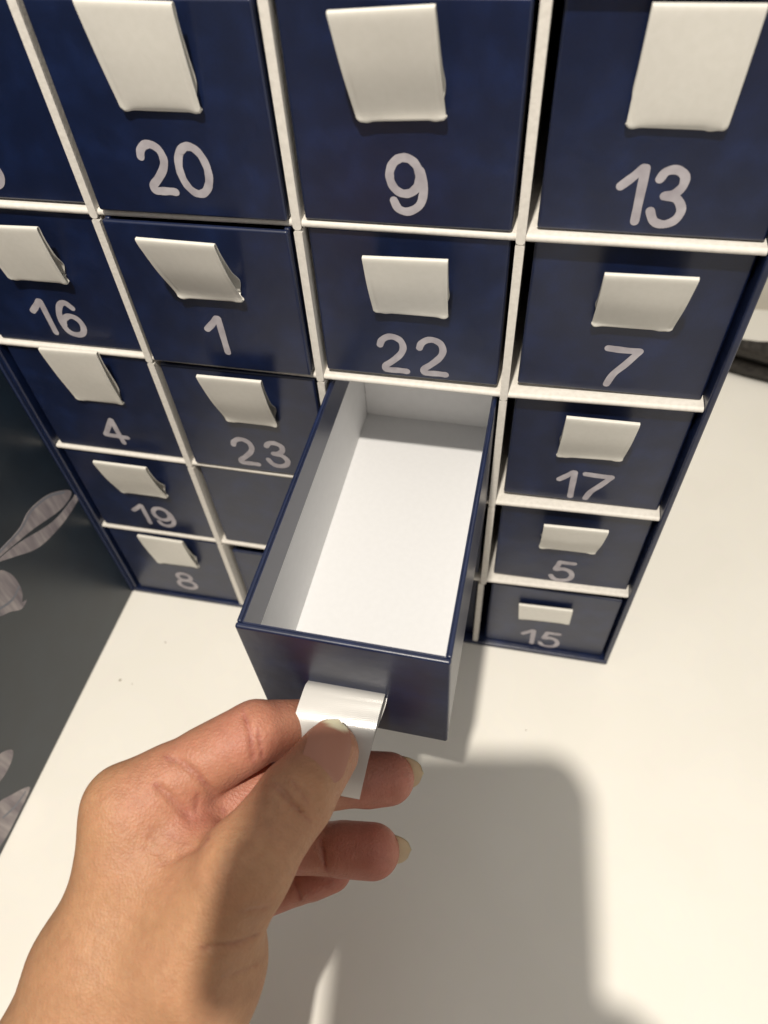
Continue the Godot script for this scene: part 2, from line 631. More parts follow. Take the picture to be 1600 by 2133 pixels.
func ribbon(tl: Vector2, tr: Vector2, br: Vector2, bl: Vector2, lean: float, z: float, parent: Node3D) -> void:
	# a loop of satin that leaves a slit, bellies out, stands up and leans away from the drawer front
	var belly := rng.randf_range(1.9, 2.5) if lean > 5.5 else rng.randf_range(1.1, 1.4)
	var gap := rng.randf_range(0.45, 0.95)
	var tuck_l := rng.randf_range(0.05, 0.16)
	var tuck_r := rng.randf_range(0.05, 0.16)
	var ph := rng.randf() * TAU
	var path := func(u0: float, v: float) -> Vector3:
		var u := 0.5 - 0.5 * cos(PI * u0)
		var top := tl.lerp(tr, u)
		var bot := bl.lerp(br, u)
		# corners of the foot bunch up where the loop narrows into its slit
		var pl := exp(-pow((u - tuck_l) / 0.05, 2.0))
		var pr := exp(-pow((u - 1.0 + tuck_r) / 0.05, 2.0))
		var edge := exp(-pow(u / 0.10, 2.0)) + exp(-pow((1.0 - u) / 0.10, 2.0))
		var sag := 0.28 * (pl + pr) - 0.6 * exp(-pow(u / 0.02, 2.0)) - 0.6 * exp(-pow((1 - u) / 0.02, 2.0))
		var wave := 0.35 * sin(u * 4.0 + ph) - 0.22 * (exp(-pow((u - 0.05) / 0.012, 2.0)) + exp(-pow((u - 0.95) / 0.012, 2.0)))
		var mid := bot.lerp(top, 0.5)
		var slit := Vector2(lerpf(bot.x, (bl.x + br.x) / 2.0, 0.10), bot.y + 2.6)
		var k := [
			Vector3(slit.x, slit.y, z - 0.4),
			Vector3(slit.x, slit.y - 0.6, z + 0.8),
			Vector3(bot.x, bot.y + 0.3 - sag, z + belly * 0.55 + wave * 0.4),
			Vector3(bot.x, bot.y + 0.4 - sag, z + belly + 0.4 * edge),
			Vector3(bot.lerp(top, 0.12).x, bot.lerp(top, 0.12).y, z + belly + 0.9 + wave * 0.6),
			Vector3(mid.x, mid.y, z + lerpf(belly, lean, 0.55) + 0.7 + wave * 0.5),
			Vector3(bot.lerp(top, 0.85).x, bot.lerp(top, 0.85).y, z + lerpf(belly, lean, 0.9) + 0.6),
			Vector3(top.x, top.y - 0.5, z + lean + 0.5),
			Vector3(top.x, top.y, z + lean - 0.1),
			Vector3(top.x, top.y - 0.5, z + lean - 0.8),
			Vector3(bot.lerp(top, 0.8).x, bot.lerp(top, 0.8).y, z + lerpf(belly, lean, 0.8) - gap * 0.7),
			Vector3(mid.x, mid.y, z + lerpf(belly, lean, 0.4) - gap),
			Vector3(bot.lerp(top, 0.25).x, bot.lerp(top, 0.25).y + 1.0, z + maxf(belly - gap - 1.0, 0.8)),
			Vector3(slit.x, slit.y + 0.7, z + 0.5),
			Vector3(slit.x, slit.y + 0.6, z - 0.4),
		]
		return along(k, v)
	obj("ribbon_pull", sheet(path, 41, 57, 0.24), M.satin, parent)


# ------------------------------------------------------------------ drawers
var drawer_meshes := {}


func drawer_body(t: Node3D, w: float, h: float, depth: float) -> void:
	# local: x across from the middle, y up from the foot, front face at z = 0
	var key := "%.1f %.1f" % [w, h]
	if not drawer_meshes.has(key):
		var hw := w / 2.0
		drawer_meshes[key] = [
			box_mesh(Vector3(-hw, 0, -1.9), Vector3(hw, h, 0), 0.9, 3),
			box_mesh(Vector3(-hw, 0.1, -depth), Vector3(-hw + 1.9, h - 0.05, -1.95), 0.6),
			box_mesh(Vector3(hw - 1.9, 0.1, -depth), Vector3(hw, h - 0.05, -1.95), 0.6),
			box_mesh(Vector3(-hw + 1.95, 0.1, -depth), Vector3(hw - 1.95, h - 0.05, -depth + 1.9), 0.6),
			box_mesh(Vector3(-hw + 1.95, 0.2, -depth + 1.95), Vector3(hw - 1.95, 2.0, -1.95), 0.3),
		]
	var ms: Array = drawer_meshes[key]
	obj("front_panel", ms[0], M.navy_laminate, t)
	obj("side_panel", ms[1], M.navy_laminate, t)
	obj("side_panel", ms[2], M.navy_laminate, t)
	obj("back_panel", ms[3], M.navy_laminate, t)
	obj("floor_panel", ms[4], M.white_paper, t)


func drawers() -> void:
	var group := "drawers of the navy cabinet"
	# col, row, how far the front stands out, height, digits [char, x0, x1, y0, y1], ribbon corners tl tr br bl and lean, label
	var list := [
		[1, 4, 2.8, 57.2, [["2", 88.8, 99.4, 249.0, 265.2], ["0", 100.2, 111.6, 248.8, 265.2]], [88.0, 300.6, 114.0, 300.0, 113.4, 273.6, 89.6, 273.6, 5.0], "closed navy drawer numbered twenty standing a little proud of its compartment"],
		[2, 4, 0.8, 57.2, [["9", 163.1, 175.3, 246.0, 263.8]], [153.4, 299.4, 178.6, 300.8, 180.4, 273.4, 156.6, 272.2, 10.0], "closed navy drawer numbered nine right above drawer twenty-two"],
		[3, 4, -2.0, 57.2, [["1", 226.4, 234.9, 245.4, 262.5], ["3", 235.6, 246.0, 245.0, 262.5]], [225.8, 299.0, 249.8, 299.0, 249.8, 271.8, 225.6, 271.8, 4.0], "closed navy drawer numbered thirteen with a long flat ribbon, above drawer seven"],
		[0, 4, -0.6, 57.2, [["6", 26.0, 37.9, 245.8, 262.5]], [21.0, 300.0, 47.0, 300.0, 46.6, 272.5, 22.0, 272.5, 6.0], "closed navy drawer directly above drawer sixteen, cut off by the picture edge"],
		[0, 3, -0.6, 56.6, [["1", 21.7, 30.1, 187.9, 204.4], ["6", 32.0, 43.1, 187.7, 204.5]], [22.0, 236.2, 46.4, 236.8, 45.8, 213.3, 22.4, 213.3, 6.0], "closed navy drawer numbered sixteen with a slanting ribbon pull"],
		[1, 3, 4.0, 56.6, [["1", 94.9, 103.2, 190.0, 207.0]], [87.0, 241.0, 112.6, 240.6, 113.6, 214.8, 90.2, 214.4, 10.5], "closed navy drawer numbered one standing proud beside drawer sixteen"],
		[2, 3, -0.5, 56.4, [["2", 156.8, 168.6, 185.2, 202.2], ["2", 170.8, 182.6, 185.3, 202.3]], [156.4, 236.0, 182.4, 236.7, 182.0, 211.7, 157.2, 211.8, 8.5], "closed navy drawer numbered twenty-two right above the pulled out drawer"],
		[3, 3, -3.0, 56.4, [["7", 233.5, 246.0, 186.0, 203.3]], [227.4, 235.6, 253.0, 236.1, 252.0, 211.8, 227.6, 211.6, 10.5], "closed navy drawer numbered seven set back with a shadow under its ribbon"],
		[0, 2, -0.4, 57.0, [["4", 27.4, 40.2, 128.6, 144.8]], [22.4, 185.2, 47.4, 185.7, 45.8, 155.1, 24.0, 154.9, 5.5], "closed navy drawer numbered four under drawer sixteen"],
		[1, 2, 1.6, 56.0, [["2", 90.0, 101.7, 127.2, 144.2], ["3", 104.6, 115.7, 127.8, 144.2]], [91.0, 185.6, 116.0, 185.8, 114.4, 154.7, 92.8, 154.8, 10.5], "closed navy drawer numbered twenty-three beside the pulled out drawer"],
		[3, 2, -3.0, 55.6, [["1", 226.9, 235.3, 125.7, 142.4], ["7", 236.5, 248.9, 125.6, 142.2]], [225.0, 179.6, 249.6, 179.8, 249.2, 152.3, 225.0, 150.9, 10.5], "closed navy drawer numbered seventeen under drawer seven"],
		[0, 1, 0.2, 56.4, [["1", 22.4, 31.4, 69.8, 85.9], ["9", 33.3, 45.5, 69.1, 85.6]], [23.2, 124.9, 49.0, 124.8, 48.2, 96.3, 24.2, 96.3, 8.5], "closed navy drawer numbered nineteen under drawer four"],
		[1, 1, 0.0, 56.4, [], [], "blank navy drawer without number or ribbon under drawer twenty-three"],
		[2, 1, -1.0, 55.0, [], [], "dark navy drawer hidden behind the pulled out drawer, beside drawer five"],
		[3, 1, -2.5, 55.4, [["5", 232.3, 244.2, 65.5, 82.4]], [224.8, 120.0, 250.4, 121.2, 249.8, 93.4, 225.4, 92.6, 11.0], "closed navy drawer numbered five above drawer fifteen"],
		[0, 0, 0.4, 57.0, [["8", 28.4, 41.2, 9.7, 27.0]], [23.9, 66.8, 48.8, 66.4, 48.8, 37.5, 24.2, 36.8, 6.0], "closed navy drawer numbered eight at the foot of the cabinet beside the open door"],
		[1, 0, -1.5, 49.5, [], [], "blank low navy drawer at the cabinet foot beside drawer eight"],
		[2, 0, -3.0, 54.0, [], [], "dark navy drawer at the cabinet foot beside drawer fifteen"],
		[3, 0, -1.0, 54.6, [["1", 225.0, 233.2, 5.0, 20.5], ["5", 234.7, 246.1, 3.9, 20.6]], [221.2, 46.6, 247.2, 48.0, 247.6, 32.6, 222.4, 31.0, 2.5], "closed navy drawer numbered fifteen at the cabinet foot with a gap above it"],
	]
	for d in list:
		var at := Vector3(COL_X[d[0]], ROW_Y[d[1]] + (0.0 if d[1] > 0 else -0.2), d[2])
		var t := thing("drawer", d[6], "drawer", at, group)
		drawer_body(t, 62.5 if d[0] < 3 else 62.3, d[3], 146.0)
		for g in d[4]:
			numeral(g[0], g[1] - at.x, g[2] - at.x, g[3] - at.y, g[4] - at.y, 0.0, t)
		if d[5].size():
			var r: Array = d[5]
			var o := Vector2(at.x, at.y)
			ribbon(Vector2(r[0], r[1]) - o, Vector2(r[2], r[3]) - o, Vector2(r[4], r[5]) - o, Vector2(r[6], r[7]) - o, r[8], 0.0, t)
	open_drawer(group)


func open_drawer(group: String) -> void:
	var t := thing("drawer", "empty navy drawer pulled far out, white inside, its ribbon held by a hand", "drawer", Vector3(167.4, 117.6, 104.6), group)
	t.rotation_degrees = Vector3(0.9, -0.75, 0)
	var w := 63.0
	var h := 58.0
	var dep := 147.0
	var hw := w / 2.0
	obj("front_panel", box_mesh(Vector3(-hw, 0, -2.0), Vector3(hw, h, 0), 0.8, 3), M.navy_laminate, t)
	obj("side_panel", box_mesh(Vector3(-hw, 3.2, -dep), Vector3(-hw + 1.5, h - 0.05, -1.9), 0.6, 3), M.navy_laminate, t)
	obj("side_panel", box_mesh(Vector3(hw - 1.5, 3.2, -dep), Vector3(hw, h - 0.05, -1.9), 0.6, 3), M.navy_laminate, t)
	obj("back_panel", box_mesh(Vector3(-hw + 1.55, 3.2, -dep), Vector3(hw - 1.55, h - 0.05, -dep + 1.6), 0.6), M.navy_laminate, t)
	obj("floor_panel", box_mesh(Vector3(-hw + 1.6, 3.3, -dep + 1.7), Vector3(hw - 1.6, 5.0, -2.1), 0.3), M.white_paper, t)
	# navy turn-in below the rim, white lining below that
	var band := 15.5
	obj("rim_lining", box_mesh(Vector3(-hw + 1.4, h - band, -dep + 2.0), Vector3(-hw + 1.85, h - 0.7, -2.1), 0.15, 1), M.navy_lining, t)
	obj("rim_lining", box_mesh(Vector3(hw - 1.85, h - band, -dep + 2.0), Vector3(hw - 1.4, h - 0.7, -2.1), 0.15, 1), M.navy_lining, t)
	obj("rim_lining", box_mesh(Vector3(-hw + 1.9, h - band, -2.5), Vector3(hw - 1.9, h - 0.7, -1.95), 0.15, 1), M.navy_lining, t)
	obj("wall_lining", box_mesh(Vector3(-hw + 1.45, 4.9, -dep + 2.0), Vector3(-hw + 1.75, h - band + 1.0, -2.15), 0.1, 1), M.lining_paper, t)
	obj("wall_lining", box_mesh(Vector3(hw - 1.75, 4.9, -dep + 2.0), Vector3(hw - 1.45, h - band + 1.0, -2.15), 0.1, 1), M.lining_paper, t)
	obj("wall_lining", box_mesh(Vector3(-hw + 1.8, 4.9, -2.4), Vector3(hw - 1.8, h - band + 1.0, -1.98), 0.1, 1), M.lining_paper, t)
	obj("wall_lining", box_mesh(Vector3(-hw + 1.8, 4.9, -dep + 1.55), Vector3(hw - 1.8, h - 1.2, -dep + 1.95), 0.1, 1), M.lining_paper, t)
	# the held ribbon, in the world and then into the drawer's own axes
	var inv := Transform3D(t.basis, t.position / MM).affine_inverse()
	var right := [Vector3(179.0, 146.5, 104.2), Vector3(179.2, 149.0, 107.4), Vector3(178.8, 148.4, 111.8), Vector3(178.3, 146.4, 118.0), Vector3(177.6, 142.0, 123.0), Vector3(176.4, 134.0, 127.6), Vector3(175.3, 126.6, 130.8), Vector3(175.2, 126.0, 130.0), Vector3(176.4, 134.5, 125.0), Vector3(178.0, 142.0, 116.0), Vector3(179.4, 144.0, 108.5), Vector3(179.6, 144.6, 104.2)]
	var left := [Vector3(154.4, 146.5, 104.4), Vector3(154.3, 149.2, 107.6), Vector3(153.9, 148.8, 112.4), Vector3(153.2, 146.7, 119.0), Vector3(152.5, 142.4, 124.0), Vector3(151.4, 134.2, 128.2), Vector3(150.2, 126.8, 131.2), Vector3(150.1, 126.2, 130.4), Vector3(151.2, 134.0, 125.6), Vector3(152.8, 142.2, 116.6), Vector3(154.0, 144.0, 108.5), Vector3(154.4, 144.6, 104.4)]
	var path := func(u: float, v: float) -> Vector3:
		var p := along(left, v).lerp(along(right, v), u)
		return inv * p
	obj("ribbon_pull", sheet(path, 17, 81, 0.3), M.satin_held, t)


# ------------------------------------------------------------------ lamp, telephone, small things
func desk_lamp(at: Vector3, energy: float) -> void:
	var t := thing("pendant_lamp", "small glowing bulb hanging over the desk on a cord", "lamp", at)
	var s := SphereMesh.new()
	s.radius = 0.020
	s.height = 0.040
	obj("bulb", s, M.lamp_glass, t)
	var c := CylinderMesh.new()
	c.top_radius = 0.011
	c.bottom_radius = 0.014
	c.height = 0.04
	obj("socket", c, M.brass, t, Vector3(0, 40, 0))
	var k := CylinderMesh.new()
	k.top_radius = 0.0025
	k.bottom_radius = 0.0025
	k.height = 0.9
	obj("cord", k, M.phone_glass, t, Vector3(0, 510, 0))
	var shade := []
	for i in 25:
		for j in 9:
			var a := TAU * i / 24.0
			var v := j / 8.0
			var rr := lerpf(18.0, 85.0, v)
			shade.append(Vector3(rr * cos(a), 48.0 - 62.0 * v, rr * sin(a)))
	obj("lamp_shade", grid_mesh(shade, 25, 9), M.brass, t)
	var l := SpotLight3D.new()
	l.name = "lamp_light"
	l.light_energy = energy
	l.light_color = Color(1.0, 0.966, 0.912)
	l.light_size = 0.015
	l.spot_range = 6.0
	l.spot_attenuation = 2.0
	l.spot_angle = 46.0
	l.spot_angle_attenuation = 1.0
	l.shadow_enabled = true
	t.add_child(l)
	l.look_at_from_position(at * MM, Vector3(-0.02, 0.0, 0.20), Vector3(0, 0, -1))


func phone(at: Transform3D) -> void:
	# the telephone behind the lens: its back is 3 mm behind the lens plane
	var t := thing("mobile_phone", "dark mobile phone held upright over the desk, taking the picture", "phone")
	t.transform = at
	t.position = at.origin
	var cx := -18.0
	var cy := -56.0
	var out := PackedVector2Array()
	for q in 4:
		for k in 9:
			var a := PI / 2.0 * (q + k / 8.0)
			var sx := 1.0 if q == 0 or q == 3 else -1.0
			var sy := 1.0 if q < 2 else -1.0
			out.append(Vector2(cx + sx * 24.75 + 14.0 * cos(a), cy + sy * 66.0 + 14.0 * sin(a)))
	obj("body", flat_poly(out, Transform3D(Basis(), Vector3(0, 0, 3.0)), 8.0), M.phone_metal, t)
	obj("back_cover", flat_poly(out, Transform3D(Basis(Vector3(-1, 0, 0), Vector3(0, 1, 0), Vector3(0, 0, -1)), Vector3(2.0 * cx, 0, 3.0)), 0.4), M.phone_glass, t)
	obj("screen", flat_poly(out, Transform3D(Basis(), Vector3(0, 0, 11.0)), 0.3), M.phone_glass, t)


func small_things() -> void:
	# dark strap lying behind the cabinet
	var t := thing("strap", "dark grey folded strap lying on the white desk behind the cabinet", "strap")
	var strip := func(u: float, v: float) -> Vector3:
		var x := lerpf(335.0, 470.0, v)
		var w := lerpf(26.0, 60.0, clampf(v * 1.4, 0, 1))
		var z := lerpf(-274.0, -262.0, v) + 4.0 * sin(v * 5.0)
		return Vector3(x, 3.2 + 2.6 * sin(u * 8.0 + v * 2.0) * sin(u * PI) + 1.5 * u, z + (0.5 - u) * w)
	obj("band", sheet(strip, 15, 24, 2.0), M.black_strap, t)
	obj("band", sheet(func(u: float, v: float) -> Vector3: return strip.call(u * 0.6 + 0.15, v) + Vector3(4, 5.0 + 1.5 * sin(v * 9.0), -3), 11, 24, 1.6), M.black_strap, t)
	# specks on the desk
	for q in [[13.6, 57.9, 0.8, "largest grey speck on the desk, beside the open navy cover"], [29.4, 31.3, 0.55, "grey speck on the desk in front of drawer eight"], [21.2, 58.6, 0.35, "faintest grey speck on the desk, close to the largest one"], [233.0, 46.0, 0.4, "tiny lone speck on the bright desk in front of drawer fifteen"]]:
		var pts := []
		for k in 7:
			pts.append(Vector2.from_angle(TAU * k / 7.0) * q[2] * rng.randf_range(0.6, 1.2))
		var f := Transform3D(Basis(Vector3(1, 0, 0), Vector3(0, 0, -1), Vector3(0, 1, 0)), Vector3(q[0], 0.02, q[1]))
		tag(obj("crumb", flat_poly(smooth_path(pts, true, 3), f, 0.12), M.dust), q[3], "speck", "specks on the desk")


# ------------------------------------------------------------------ the hand: a distance field meshed as surface nets
var gx := 0
var gy := 0
var gz := 0
var g0 := Vector3.ZERO
var cell := 1.0
var field := PackedFloat32Array()


func grid(lo: Vector3, hi: Vector3, size: float) -> void:
	cell = size
	g0 = lo
	gx = int((hi.x - lo.x) / size) + 1
	gy = int((hi.y - lo.y) / size) + 1
	gz = int((hi.z - lo.z) / size) + 1
	field.resize(gx * gy * gz)
	field.fill(100.0)


func bone(a: Vector3, b: Vector3, ra: float, rb: float, ka: float, kb: float) -> void:
	var m := maxf(ra, rb) + maxf(ka, kb) + 2.5 * cell
	var lo := (a.min(b) - Vector3.ONE * m - g0) / cell
	var hi := (a.max(b) + Vector3.ONE * m - g0) / cell
	var x0 := maxi(int(lo.x), 0)
	var x1 := mini(int(hi.x) + 1, gx - 1)
	var y0 := maxi(int(lo.y), 0)
	var y1 := mini(int(hi.y) + 1, gy - 1)
	var z0 := maxi(int(lo.z), 0)
	var z1 := mini(int(hi.z) + 1, gz - 1)
	var ab := b - a
	var inv := 1.0 / maxf(ab.length_squared(), 0.0001)
	var limit := m * m
	for z in range(z0, z1 + 1):
		for y in range(y0, y1 + 1):
			var row := (z * gy + y) * gx
			var py := g0.y + y * cell - a.y
			var pz := g0.z + z * cell - a.z
			for x in range(x0, x1 + 1):
				var p := Vector3(g0.x + x * cell - a.x, py, pz)
				var t := clampf(p.dot(ab) * inv, 0.0, 1.0)
				var q := (p - ab * t).length_squared()
				if q > limit:
					continue
				var d := sqrt(q) - (ra + (rb - ra) * t)
				var f := field[row + x]
				var k := ka + (kb - ka) * t
				var h := k - absf(f - d)
				if h > 0.0:
					field[row + x] = minf(f, d) - h * h * 0.25 / k
				elif d < f:
					field[row + x] = d


func crease(pts: Array, depth: float, width: float) -> void:
	# a fold pressed into the skin (depth > 0) or a ridge (depth < 0) along a line
	for i in pts.size() - 1:
		var a: Vector3 = pts[i]
		var b: Vector3 = pts[i + 1]
		var m := width * 2.4
		var lo := (a.min(b) - Vector3.ONE * m - g0) / cell
		var hi := (a.max(b) + Vector3.ONE * m - g0) / cell
		var ab := b - a
		var inv := 1.0 / maxf(ab.length_squared(), 0.0001)
		for z in range(maxi(int(lo.z), 0), mini(int(hi.z) + 1, gz - 1) + 1):
			for y in range(maxi(int(lo.y), 0), mini(int(hi.y) + 1, gy - 1) + 1):
				var row := (z * gy + y) * gx
				for x in range(maxi(int(lo.x), 0), mini(int(hi.x) + 1, gx - 1) + 1):
					var p := g0 + Vector3(x, y, z) * cell - a
					var t := p.dot(ab) * inv
					if t < 0.0 or (t >= 1.0 and i < pts.size() - 2) or t > 1.0:
						continue
					var q := (p - ab * t).length_squared() / (width * width)
					if q < 5.0:
						var fade := 1.0
						if i == 0:
							fade *= smoothstep(0.0, 0.5, t)
						if i == pts.size() - 2:
							fade *= smoothstep(0.0, 0.5, 1.0 - t)
						field[row + x] += depth * fade * exp(-q)


func fold(folds: Array, pts: Array, depth: float, width: float) -> void:
	crease(pts, depth, width)
	var box := AABB(pts[0], Vector3.ZERO)
	for p: Vector3 in pts:
		box = box.expand(p)
	folds.append([box.grow(3.0), pts, clampf(depth * 0.6, 0.0, 1.0), width * 0.75])


func nets(mesh: ArrayMesh, colour: Callable) -> void:
	var vid := PackedInt32Array()
	vid.resize(gx * gy * gz)
	vid.fill(-1)
	var ps := PackedVector3Array()
	var corner := [[0, 0, 0], [1, 0, 0], [0, 1, 0], [1, 1, 0], [0, 0, 1], [1, 0, 1], [0, 1, 1], [1, 1, 1]]
	var edges := [[0, 1], [2, 3], [4, 5], [6, 7], [0, 2], [1, 3], [4, 6], [5, 7], [0, 4], [1, 5], [2, 6], [3, 7]]
	var off := []
	for c in corner:
		off.append((c[2] * gy + c[1]) * gx + c[0])
	var lim := 5.0 * cell
	for z in gz - 1:
		for y in gy - 1:
			var row := (z * gy + y) * gx
			for x in gx - 1:
				var at := row + x
				if absf(field[at]) > lim:
					continue
				var mask := 0
				for c in 8:
					if field[at + off[c]] < 0.0:
						mask |= 1 << c
				if mask == 0 or mask == 255:
					continue
				var sum := Vector3.ZERO
				var n := 0
				for e in edges:
					var ia: int = e[0]
					var ib: int = e[1]
					if ((mask >> ia) & 1) != ((mask >> ib) & 1):
						var fa := field[at + off[ia]]
						var fb := field[at + off[ib]]
						var t := fa / (fa - fb)
						var ca: Array = corner[ia]
						var cb: Array = corner[ib]
						sum += Vector3(ca[0] + (cb[0] - ca[0]) * t, ca[1] + (cb[1] - ca[1]) * t, ca[2] + (cb[2] - ca[2]) * t)
						n += 1
				vid[at] = ps.size()
				ps.append(g0 + (Vector3(x, y, z) + sum / n) * cell)
	var idx := PackedInt32Array()
	var step := [1, gx, gx * gy]
	for z in range(1, gz - 1):
		for y in range(1, gy - 1):
			var row := (z * gy + y) * gx
			for x in range(1, gx - 1):
				var at := row + x
				var f := field[at]
				if absf(f) > lim:
					continue
				for k in 3:
					var s: int = step[k]
					var g := field[at + s]
					if (f < 0.0) == (g < 0.0):
						continue
					var u: int = step[(k + 1) % 3]
					var v: int = step[(k + 2) % 3]
					var a := vid[at]
					var b := vid[at - u]
					var c := vid[at - u - v]
					var d := vid[at - v]
					if a < 0 or b < 0 or c < 0 or d < 0:
						continue
					if f < 0.0:
						idx.append_array(PackedInt32Array([a, c, b, a, d, c]))
					else:
						idx.append_array(PackedInt32Array([a, b, c, a, c, d]))
	var ns := PackedVector3Array()
	ns.resize(ps.size())
	for i in range(0, idx.size(), 3):
		var a := ps[idx[i]]
		var nn := (ps[idx[i + 2]] - a).cross(ps[idx[i + 1]] - a)
		ns[idx[i]] += nn
		ns[idx[i + 1]] += nn
		ns[idx[i + 2]] += nn
	var cs := PackedColorArray()
	cs.resize(ps.size())
	var metres := PackedVector3Array()
	metres.resize(ps.size())
	for i in ps.size():
		ns[i] = ns[i].normalized()
		cs[i] = colour.call(ps[i], ns[i])
		metres[i] = ps[i] * MM
	var arr := []
	arr.resize(Mesh.ARRAY_MAX)
	arr[Mesh.ARRAY_VERTEX] = metres
	arr[Mesh.ARRAY_NORMAL] = ns
	arr[Mesh.ARRAY_COLOR] = cs
	arr[Mesh.ARRAY_INDEX] = idx
	mesh.add_surface_from_arrays(Mesh.PRIMITIVE_TRIANGLES, arr)


#HAND_BEGIN
func nail(t: Node3D, c: Vector3, ax: Vector3, s: Vector3, w: float, l: float, free: float, rc: float, rl: float) -> void:
	var n := s.cross(ax).normalized()
	var nu := 15
	var nv := 21
	var st := start()
	var pts := []
	for face in 2:
		for i in nu:
			for j in nv:
				var u := float(i) / (nu - 1) * 2.0 - 1.0
				var v := float(j) / (nv - 1)
				var hw := w / 2.0
				if v < 0.3:
					hw *= 0.30 + 0.70 * sqrt(1.0 - pow((0.3 - v) / 0.3, 2.0))
				if v > 0.55:
					hw *= 0.06 + 0.94 * sqrt(maxf(0.0, 1.0 - pow((v - 0.55) / 0.45, 2.3)))
				var x := u * hw
				var y := (v - 0.5) * l
				pts.append(c + ax * (y + 0.6 * (1.0 - u * u) * (v - 0.5)) + s * x + n * (-x * x / (2.0 * rc) - y * y / (2.0 * rl) - 0.45 * face))
				var bed := Color(0.40, 0.178, 0.122)
				var edge := Color(0.82, 0.74, 0.52)
				var pale := Color(0.48, 0.26, 0.19)
				var k := smoothstep(free - 0.03, free + 0.03, v - 0.10 * u * u + 0.05)
				var m := 1.0 - smoothstep(0.05, 0.22, v + 0.1 * u * u)
				st.set_color(bed.lerp(pale, m * 0.7).lerp(edge, k))
				st.add_vertex(pts[-1] * MM)
	for face in 2:
		var o := face * nu * nv
		for i in nu - 1:
			for j in nv - 1:
				var a := o + i * nv + j
				var q := [a, a + nv + 1, a + nv, a, a + 1, a + nv + 1]
				if face == 1:
					q = [a, a + nv, a + nv + 1, a, a + nv + 1, a + 1]
				for k in q:
					st.add_index(k)
	st.generate_normals()
	obj("fingernail", st.commit(), M.nail, t)


